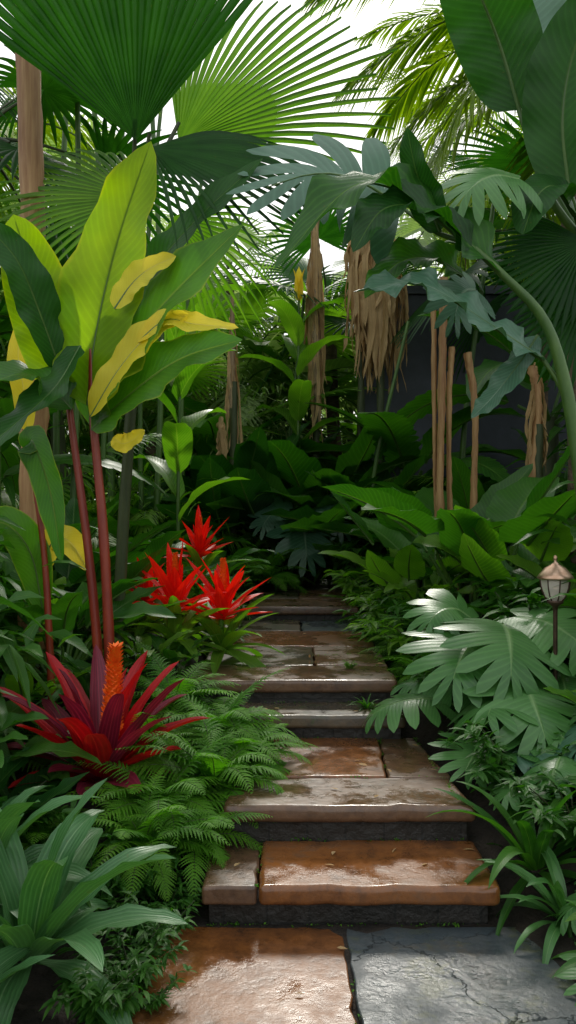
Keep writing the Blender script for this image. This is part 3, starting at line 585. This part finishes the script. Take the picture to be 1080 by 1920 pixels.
# right bank
for k,x,y,s in [('mon0',1.10,4.35,1.0),('mon2',1.45,4.6,1.1),('mon1',1.55,4.1,1.0),('mon0',1.25,3.8,.8),('strapd0',.96,3.3,1.),('strapd1',1.0,3.05,.85),('shrub0',.98,3.75,.7),('shrub1',1.15,3.4,.8),('mon2',1.32,3.0,.75),('strapd0',1.15,2.75,.8),
    ('shrubl0',.86,5.3,.9),('shrub1',.82,5.9,1.),('shrubl2',.80,6.5,1.),('fern0',.84,5.6,1.1),('fern1',.82,6.2,1.1),('fern2',.80,7.2,1.2),('shrubl1',.82,7.4,1.1),('shrub0',.88,8.2,1.2),('strapd0',.98,5.1,1.),
    ('strapd1',1.1,5.6,1.3),('alo',1.4,6.2,1.7),('alol',1.6,6.0,1.5),('alo',1.2,7.1,1.6),('alol',1.0,6.9,1.3),('bl_mid0',1.75,5.6,1.3),('bl_mid1',1.5,7.1,1.3),('bl_light0',1.05,6.4,1.),('bl_mid2',1.65,5.1,1.),('alol',1.95,5.2,1.2),('shrub2',1.5,4.9,1.2),
    ('bl_mid0',2.1,4.5,1.2),('mon0',1.85,4.2,1.1),('bl_light2',1.4,2.8,.75),('bl_mid2',1.55,2.4,.9),('mon1',1.3,2.6,.5),('shrub1',.92,3.95,.5),('shrub2',.84,4.6,.6),('fern1',.82,4.95,.8),('bl_light1',1.2,8.0,1.5)]: put(k,x,y,None,None,s)
put('strapd0',.42,4.56,.445,1,.24);put('shrubl0',.36,5.0,.58,1,.12)
# three broad split leaves beside the steps
mb=MB()
for pts,nh in [([(1.02,4.5,.85),(.92,4.3,.84),(.82,4.12,.76),(.74,3.98,.62)],(-.1,-.7,.8)),([(1.12,4.45,.92),(1.10,4.25,.90),(1.06,4.05,.80),(1.02,3.92,.62)],(.1,-.75,.75)),([(1.2,4.5,.95),(1.32,4.35,.94),(1.43,4.2,.86),(1.5,4.1,.74)],(.2,-.7,.8)),([(1.0,4.65,.92),(.9,4.6,.98),(.78,4.5,.96),(.68,4.42,.85)],(-.2,-.6,.8)),([(1.15,4.2,.7),(1.13,4.0,.66),(1.14,3.85,.55),(1.16,3.75,.4)],(.1,-.8,.6))]:
    F=frame_pts(pts,14,nh);monstera_leaf(mb,F,0,7,.40,.40,.2);tube(mb,[(1.1,4.6,.45),(1.08,4.58,.7),pts[0]],[.010,.007],6,1,10)
link('monstera_plant',mb.mesh('monstera_beside_steps',[M['grey'],M['stem']]))
# centre back
put('bl_dark2',.25,9.7,.8,0,1.9);put('bl_dark1',-.15,10.0,.8,1,2.1);put('bl_dark2',.75,9.9,.8,2,1.9);put('bl_dark0',-.6,9.6,.85,2,1.7);put('bl_dark2',.35,10.5,.9,2,2.3)
put('strapd0',.55,9.2,.85,0,1.5);put('shrubl0',.2,9.3,.9,0,.9);put('strapd0',-.2,9.0,.85,0,1.2);put('bl_mid0',.85,8.9,.75,0,1.4);put('bl_light0',-.05,9.4,.8,1,1.2);put('fern0',-.25,8.6,.8,1,1.2)
mb=MB()
for pts,nh in [([(.14,8.9,1.45),(.16,8.75,1.35),(.18,8.6,1.15),(.2,8.5,.88)],(.1,-1,.5)),([(.3,9.0,1.5),(.42,8.9,1.5),(.52,8.8,1.4),(.6,8.75,1.2)],(.2,-1,.6)),([(.0,9.0,1.5),(-.12,8.9,1.52),(-.22,8.8,1.42),(-.32,8.75,1.25)],(-.2,-1,.6))]:
    F=frame_pts(pts,12,nh);monstera_leaf(mb,F,0,6,.5,.45,.15);tube(mb,[(.15,9.15,.75),(.15,9.1,1.2),pts[0]],[.014,.009],6,1,10)
link('monstera_plant',mb.mesh('monstera_path_end',[M['blue'],M['stem']]))
for k,x,y,s in [('bl_dark1',1.3,9.3,1.6),('bl_dark2',1.9,8.6,1.6),('bl_mid1',1.3,8.3,1.5),('bl_mid2',2.6,7.6,1.6),('fea2',2.4,9.2,1.3),('bl_mid0',-1.2,8.8,1.6),('bl_mid2',-1.6,7.6,1.5),('fea2',-1.5,9.4,1.),('fea2',-2.4,7.6,1.1),
    ('bl_dark2',-2.2,8.8,1.6),('ban2',-.9,10.8,1.4),('ban2',1.5,10.1,1.4),('ban2',-2.6,6.5,1.3),('ban0',-2.6,10.,1.2),('ban0',2.6,8.8,1.1),('ban0',-3.3,7.5,1.2),('ban1',-.2,12.5,1.),('ban1',-2.,13.,1.1),('ban1',.9,13.5,1.1),
    ('fea1',-.6,11.8,1.1),('fea1',-3.2,11.5,1.2),('fea1',-1.6,14.5,1.3),('fan2',-1.7,10.6,1.2),('fan2',.2,12,1.4),('fan2',-.9,12.3,1.5),('fan0',.75,11.6,1.15),('fan1',-3.6,12.5,1.1),('fan1',-1.2,15.5,1.05),('fan1',1.7,13.,1.),
    ('fea3',-4.5,15,1.),('fea3',3.0,15,.9),('fea3',-2.8,17.5,.9),('fea0',3.4,11.8,1.15),('fea0',-3.6,9.6,1.1),('fan0',2.9,9.9,1.3),('fea0',2.9,7.6,1.),('fan0',-2.4,6.6,1.1),('fea3',5.5,14,1.)]: put(k,x,y,None,None,s)

# ------------------------------------------------------------------ hero: fan palm top-left
mb=MB()
tube(mb,[(-1.02,5.0,.4),(-.95,4.95,1.5),(-.86,4.85,2.6),(-.82,4.7,3.1)],[.035,.028],9,2,18,wob=.05)
tube(mb,[(-.82,4.7,3.1),(-.83,4.6,3.35),(-.80,4.5,3.58)],[.018,.012],6,2,8)
tube(mb,[(-.82,4.7,3.1),(-.75,4.85,3.45),(-.64,5.0,3.78)],[.018,.012],6,2,8)
tube(mb,[(-.82,4.7,3.1),(-.78,4.6,3.3),(-.73,4.5,3.5)],[.016,.012],6,2,8)
fan_leaf(mb,(-.80,4.5,3.46),(-.12,-.25,1),(.1,-1,-.05),1.45,15,.85,.75,.6,0,.03,.03,rnd=.6)
fan_leaf(mb,(-.64,5.0,3.66),(.62,.1,.62),(-.2,-1,.25),1.4,13,.95,.4,.8,3,.14,.03,rnd=.5)
fan_leaf(mb,(-.73,4.5,3.42),(.9,-.1,-.2),(.2,-.7,.7),.95,13,1.1,.35,.8,0,.35,.03,rnd=.6)
fan_leaf(mb,(-.86,4.9,3.3),(-.9,.1,.2),(.0,-.8,.6),.9,14,1.4,.4,.8,3,.35,.03,rnd=.3)
fan_leaf(mb,(-.70,5.2,3.3),(.5,.3,-.6),(0,-.9,.4),.8,12,1.3,.35,.8,3,.4,.03,rnd=.2)
link('fan_palm',mb.mesh('fan_palm_hero',[M['fan'],M['bark'],M['stemd'],M['fanl']]))

# ------------------------------------------------------------------ hero: large split-leaf plant, right
mb=MB()
tube(mb,[(1.45,4.0,.45),(1.42,4.0,1.2),(1.375,4.0,1.65),(1.3,4.0,2.1),(1.2,4.0,2.4),(1.02,4.0,2.6),(.85,4.0,2.76)],[.04,.035,.025,.014],9,3,24)
def bl(pts,W,nh,mat,fold=.15,wave=.15,wf=3,a=.4,b=.65,rr=.01,n=34,rnd=None):
    F=frame_pts(pts,n,nh);blade(mb,F,W,a,b,4,fold,wave,wf,mat=mat,rnd=rnd);tube(mb,F['P'][:-1:3]-F['N'][:-1:3]*rr*.5,[rr,rr*.2],6,3,16)
bl([(1.0,4.0,2.62),(.68,3.95,2.88),(.32,3.85,2.98),(-.06,3.72,2.56)],.17,(-.1,-.55,.8),5,wave=.24,wf=3.4,rnd=.2,fold=.3)
bl([(.85,3.95,2.72),(.62,3.85,2.86),(.42,3.75,2.83),(.28,3.68,2.62)],.12,(.1,-.7,.6),0,wave=.25,wf=3,fold=.3)
bl([(1.22,4.05,2.22),(.92,3.95,2.38),(.6,3.85,2.53),(.29,3.8,2.48)],.10,(-.1,-.65,.75),1,wave=.33,wf=4.5,b=.5)
tube(mb,[(1.36,4.0,1.7),(1.3,4.02,2.05),(1.2,4.05,2.24)],[.018,.01],7,3,10)
F=frame_pts([(.56,4.2,3.0),(.32,4.15,3.12),(.1,4.1,3.12),(-.16,4.0,3.00)],14,(0,-.85,.5));
lobed(mb,F,6,0.02,.75,1.9,.1,lambda q:.46+.1*np.sin(pi*q)-.05*q,.22,.45,.1,mat=1,jr=.05,st=11,rnd=.8,lr=.1);tube(mb,F['P'][::3],[.009,.003],6,3,10)
tube(mb,[(.85,4.0,2.76),(.7,4.1,2.85),(.56,4.2,3.0)],[.014,.009],6,3,8)
bl([(.72,4.05,2.83),(.66,4.05,2.98),(.6,4.0,3.1),(.55,3.95,3.28)],.09,(-.6,-.8,.1),0,wave=.15,wf=2)
F=frame_pts([(1.12,4.1,3.1),(.98,4.05,3.1),(.86,4.0,3.02),(.74,3.95,2.86)],14,(0,-.7,.7));lobed(mb,F,6,0.02,.75,2.2,.1,monlen,.3,.5,.3,mat=4,st=9,rnd=.9)
F=frame_pts([(.95,4.3,2.62),(.88,4.25,2.6),(.83,4.2,2.5),(.80,4.15,2.35)],14,(0,-.9,.4));lobed(mb,F,6,0.02,.75,2.2,.1,monlen,.4,.5,.2,mat=1,st=9,rnd=.5)
bl([(.85,4.15,2.65),(.7,4.1,2.72),(.52,4.05,2.68),(.36,4.,2.5)],.11,(0,-.75,.65),5,wave=.25,fold=.3)
bl([(1.2,4.1,2.35),(1.1,4.1,2.2),(.98,4.1,2.05),(.88,4.1,1.95)],.07,(-.4,-.8,.5),1,wave=.2)
link('split_leaf_philodendron',mb.mesh('split_leaf_philodendron',[M['dark'],M['blue'],M['fan'],M['stem'],M['grey'],M['mid']]))
mb=MB()
tube(mb,[(1.65,4.5,.4),(1.6,4.45,2.),(1.56,4.4,2.9)],[.05,.03],8,1,12,wob=.04)
for hub,d,nh,rr in [((1.52,4.35,2.88),(-.75,-.1,-.45),(-.25,-1,.1),.52),((1.54,4.4,2.65),(-.5,-.1,-.8),(.1,-1,-.1),.5)]:
    fan_leaf(mb,hub,d,nh,rr,13,1.2,.7,.6,0,.2,.03,rnd=.1);tube(mb,[(1.56,4.4,2.8),hub],[.012,.01],6,1,4)
link('fan_palm',mb.mesh('fan_palm_dark',[M['fan'],M['bark']]))
# banana top-right
mb=MB()
tube(mb,[(1.75,4.6,.4),(1.7,4.6,1.8),(1.6,4.55,2.9)],[.11,.07],10,1,14,wob=.03)
def bb(st_,pts,W,nh,mat,rnd=None,fold=.15):
    tube(mb,st_+[pts[0]],[.025,.015],8,3,12);F=frame_pts(pts,36,nh);blade(mb,F,W,.35,.5,5,fold,.09,2.2,mat=mat,rnd=rnd);tube(mb,F['P'][:-1:3]-F['N'][:-1:3]*.006,[.014,.003],7,3,16)
bb([(1.6,4.55,2.9),(1.36,4.5,3.2)],[(1.22,4.5,3.62),(1.1,4.45,3.95),(.95,4.35,4.2),(.72,4.2,4.5)],.22,(-.4,-.9,.2),0,.8)
bb([(1.6,4.55,2.9)],[(1.45,4.4,3.15),(1.40,4.35,3.5),(1.44,4.3,3.82),(1.56,4.2,4.12)],.21,(-.3,-1,.1),0,.9,.3)
bb([(1.6,4.55,2.9),(1.4,4.7,3.4)],[(1.35,4.9,3.9),(1.37,5.,4.3),(1.5,5.,4.7),(1.75,5.,5.)],.27,(-.5,-.8,.3),2,.9)
bb([(1.6,4.55,2.9)],[(1.7,4.3,3.2),(1.9,4.1,3.6),(2.1,3.9,3.7),(2.4,3.7,3.5)],.25,(0,0,1),0)
bb([(1.6,4.55,2.9)],[(1.45,4.3,3.0),(1.32,4.2,3.1),(1.2,4.1,3.02),(1.1,4.0,2.8)],.13,(-.2,-.7,.7),0,.5,.2)
link('banana_plant',mb.mesh('banana_hero',[M['dark'],M['stemd'],M['blue'],M['stem']]))
# arching feather palm right-top
mb=MB()
tube(mb,[(2.5,7.2,.6),(2.45,7.15,3.),(2.3,7.,5.2)],[.13,.1],10,1,24,wob=.05)
for pts in [[(2.3,7,5.2),(1.5,6.8,5.45),(.95,6.7,5.2),(.42,6.6,4.75)],[(2.3,7,5.2),(1.5,7,6.0),(.9,6.9,6.0),(.2,6.8,5.6)],[(2.3,7,5.2),(1.8,6.5,5.1),(1.35,6.2,4.6),(1.1,6.1,4.1)],[(2.3,7,5.2),(2.,6.3,5.4),(1.6,5.8,5.2),(1.25,5.5,4.8)],
            [(2.3,7,5.2),(1.9,7.4,5.6),(1.3,7.6,5.5),(.8,7.8,5.0)],[(2.3,7,5.2),(1.7,6.9,5.1),(1.2,6.8,4.8),(.75,6.7,4.3)],[(2.3,7,5.2),(2.3,6.4,5.9),(2.1,5.8,6.2),(1.9,5.,6.1)],[(2.3,7,5.2),(3.,6.8,5.8),(3.7,6.6,5.6),(4.2,6.5,4.9)],[(2.3,7,5.2),(2.8,7.6,5.9),(3.3,8.2,5.8),(3.7,8.8,5.)]]:
    F=frame_pts(pts,18,(.1,.1,1));tube(mb,F['P'][::3],[.018,.005],6,2,12);frond(mb,F,66,.5,.038,0,.55,t0=.18)
link('feather_palm',mb.mesh('feather_palm_hero',[M['palm'],M['bark'],M['stem']]))

# ------------------------------------------------------------------ trunks, poles, dry fibres
def pole(name,pts,rad,mat,wob=.06,n=24,k=9):
    mb=MB();tube(mb,pts,rad,k,0,n,wob=wob);link(name,mb.mesh(name,[mat]))
pole('tree_trunk',[(-1.50,5,.4),(-1.49,5,2.),(-1.50,5,3.4),(-1.57,5,5.6)],[.085,.075,.065],M['wood'],.06,50,12)
pole('tree_trunk',[(-1.85,5.4,.4),(-1.88,5.4,2.5),(-2.0,5.4,5.8)],[.05,.04],M['stem'],.04)
for x,y,z1,r in [(1.30,7.5,3.4,.024),(1.38,7.45,3.55,.038),(1.46,7.5,2.95,.028),(1.60,7.5,2.9,.034),(2.1,7.3,2.75,.04)]:
    pole('bamboo_pole',[(x+.03,y,.6),(x+R(-.05,.05),y,1.5),(x+R(-.05,.05),y,2.4),(x-.02,y,z1)],[r*1.1,r*.8,r],M['wood'],.12,40)
for i,(x,y,h,r) in enumerate([(-1.35,8.5,7,.035),(-1.5,8.8,7,.03),(-1.85,9.,7.5,.04),(-1.1,9.5,6,.03),(-2.1,7.8,6.5,.035),(1.95,9.7,5,.04),(1.0,9.4,3.6,.03),(-.1,10.6,4.2,.03),(-1.75,6.8,6.,.03),(-1.55,7.0,6.2,.025)]):
    pole('bamboo_stem',[(x,y,.6),(x+R(-.1,.1),y,h*.5),(x+R(-.4,.4),y,h)],[r,r*.6],M['stem'],.03)
def fibre(name,x,y,z0,z1,wd,n=24,trunk=True,bw=1.,core=None):
    mb=MB()
    if trunk: tube(mb,[(x,y,.6),(x+.02,y,(z0+z1)/2)],[.05,.04],8,2,16,wob=.1)
    if core: tube(mb,[(x+R(-.03,.03),y,z0+.1),(x,y,(z0+z1)/2),(x,y,z1)],[core*.5,core,core*.6],10,1,26,wob=.18)
    for i in range(n):
        a=R(0,6.28);l=(z1-z0)*R(.3,1.)*R(.7,1);rr=wd*R(.1,.55);xx=x+cos(a)*rr;yy=y+sin(a)*rr*.6;zt=z1-R(0,.4)*(z1-z0)
        F=frame_pts([(x+(xx-x)*.3,y+(yy-y)*.4,zt),(xx,yy,zt-l*.25),(xx+R(-.05,.05),yy,zt-l*.65),(xx+R(-.09,.09),yy,max(z0-.1,zt-l))],16,(cos(a)+R(-.5,.5),sin(a)-.3,R(-.1,.1)))
        blade(mb,F,R(.012,.034)*bw,.3,.6,2,R(-.7,.7),.35,R(1,4),mat=0,w0=.4)
    link(name,mb.mesh(name,[M['dry'],M['fibre'],M['stemd']]))
fibre('dry_palm_trunk',.33,10.35,2.4,5.15,.2,70,core=.07,bw=1.2)
fibre('dry_palm_trunk',1.08,10.1,3.0,5.0,.55,110,bw=1.7)
fibre('dry_palm_trunk',.86,10.2,3.5,5.0,.3,60,bw=1.5)
fibre('dry_palm_trunk',-.62,9.5,2.0,3.9,.12,22,core=.035)
fibre('dry_palm_trunk',2.12,7.3,1.7,2.8,.12,16)
fibre('dry_palm_trunk',-.72,9.3,1.9,2.6,.12,6,False,1.8)
mb=MB();tube(mb,[(.12,10.2,.8),(.12,10.2,2.5),(.13,10.2,4.2)],[.02,.014],6,1,8)
for i in range(5):
    F=frame_arc((.13,10.2,4.0),i*1.57,1.5,1.3,.42,8);blade(mb,F,.06,.5,.7,2,.4,0,1,mat=0)
for i in range(10):
    F=frame_arc((.12,10.2,2.2+.18*i),i*2.4,1.2,-.2,.9,12);blade(mb,F,.14,.5,.7,2,.3,.1,2,mat=2)
link('canna_plant',mb.mesh('canna_yellow',[M['yellow'],M['stem'],M['light']]))
mb=MB();tube(mb,[(-.9,7.,.6),(-.9,7.,1.8),(-.88,7.,2.9)],[.02,.012],6,1,8)
for i in range(9):
    F=frame_arc((-.9,7.,1.4+.2*i),i*2.4,1.2,-.1,.75,12);blade(mb,F,.13,.5,.7,2,.3,.1,2,mat=2)
link('canna_plant',mb.mesh('canna_back',[M['yellow'],M['stem'],M['light']]))

# ------------------------------------------------------------------ garden lantern
def lathe(mb,pr,k=8,mat=0,c=(0,0)):
    a=np.linspace(0,2*pi,k+1);pr=np.array(pr,float)
    V=np.stack([c[0]+pr[:,0:1]*np.cos(a),c[1]+pr[:,0:1]*np.sin(a),pr[:,1:2]+0*a],-1)
    mb.add(V,grid_faces(len(pr),k+1),np.stack(np.broadcast_arrays(a,pr[:,1:2]),-1),0,mat)
lx,ly,lz=1.30,4.15,1.08
lan=empty('garden_lantern',(lx,ly,0))
mb=MB();lathe(mb,[(.001,lz+.21),(.008,lz+.205),(.010,lz+.19),(.005,lz+.18),(.02,lz+.165),(.05,lz+.148),(.078,lz+.115),(.088,lz+.10),(.084,lz+.094),(.001,lz+.096)],16);link('cap',mb.mesh('cap',[M['copper']]),parent=lan)
mb=MB();lathe(mb,[(.073,lz+.094),(.066,lz+.05),(.05,lz+.01),(.033,lz-.01)],8);link('glass_body',mb.mesh('glass_body',[M['glass']],False),parent=lan)
mb=MB()
for i in range(8):
    a=i*pi/4;tube(mb,[(.075*cos(a),.075*sin(a),lz+.095),(.068*cos(a),.068*sin(a),lz+.05),(.052*cos(a),.052*sin(a),lz+.01),(.034*cos(a),.034*sin(a),lz-.012)],.0035,5,0,8)
lathe(mb,[(.001,lz-.008),(.040,lz-.01),(.040,lz-.02),(.015,lz-.04),(.011,lz-.06),(.011,.4)],12);link('frame_and_post',mb.mesh('frame_and_post',[M['iron']]),parent=lan)
mb=MB();lathe(mb,[(.001,lz+.07),(.012,lz+.06),(.016,lz+.04),(.010,lz+.01),(.001,lz)],10);link('bulb',mb.mesh('bulb',[M['copper']]),parent=lan)
put('bl_light2',1.6,3.9,.40,1,.85)

# ------------------------------------------------------------------ background foliage masses
def mass(name,regs,mat,seed):
    mb=MB()
    for (cx,cy,cz,rx,ry,rz_,n,L,W) in regs:
        nc=max(6,n//45);C=rng.normal(size=(nc,3))*.5;C=C/np.maximum(1,np.linalg.norm(C,axis=1,keepdims=True));C=C*np.array([rx,ry,rz_])+np.array([cx,cy,cz])
        id_=rng.integers(0,nc,n);P=C[id_]+rng.normal(size=(n,3))*.33*np.array([1,1,.8])
        D=(P-C[id_])*1.2+rng.normal(size=(n,3))*.4+np.array([0,-.15,.15])
        P[:,2]=np.maximum(P[:,2],gz(P[:,0],P[:,1])+.02)
        leaves(mb,P,D,rng.uniform(.6,1.3,n)*L,rng.uniform(.7,1.3,n)*W,0,.45,rv=np.clip(rng.random(nc)[id_]*.7+rng.random(n)*.3,0,1))
    link(name,mb.mesh(name,[mat]))
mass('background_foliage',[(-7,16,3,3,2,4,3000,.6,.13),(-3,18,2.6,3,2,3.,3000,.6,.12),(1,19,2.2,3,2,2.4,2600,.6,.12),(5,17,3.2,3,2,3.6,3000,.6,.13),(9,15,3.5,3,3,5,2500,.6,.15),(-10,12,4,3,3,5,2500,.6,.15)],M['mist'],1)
mass('background_foliage',[(-4.8,9.5,2,1.3,2.,3.,3000,.4,.06),(-3.2,6.2,1.5,.8,1.6,1.6,2200,.3,.06),(-1.8,11,1.3,1.6,.7,1.2,2200,.35,.05),(.2,11.6,1.3,1.5,.6,1.,1500,.35,.06),(4,8,2,1.,2.,2.5,2500,.4,.08),(3.2,5.2,1.3,.8,1.3,1.3,1800,.3,.07)],M['mid'],2)
mass('background_foliage',[(-1.6,9.6,1.1,1.3,.8,.7,1800,.3,.03),(-4,11,4.2,1.2,1,1.8,1800,.6,.04)],M['light'],3)
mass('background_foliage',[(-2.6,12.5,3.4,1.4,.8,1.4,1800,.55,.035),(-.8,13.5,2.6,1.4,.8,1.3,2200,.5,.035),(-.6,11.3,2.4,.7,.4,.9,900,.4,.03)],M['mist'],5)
mass('background_foliage',[(-2.6,2.5,.6,.6,2.5,.6,2200,.22,.06),(2.9,2.2,.6,.7,2.5,.7,2200,.22,.06),(-2.1,4.2,.8,.5,1.,.5,1200,.25,.07),(2.6,4.3,1.,.5,1.2,.7,1200,.28,.07)],M['mid'],4)
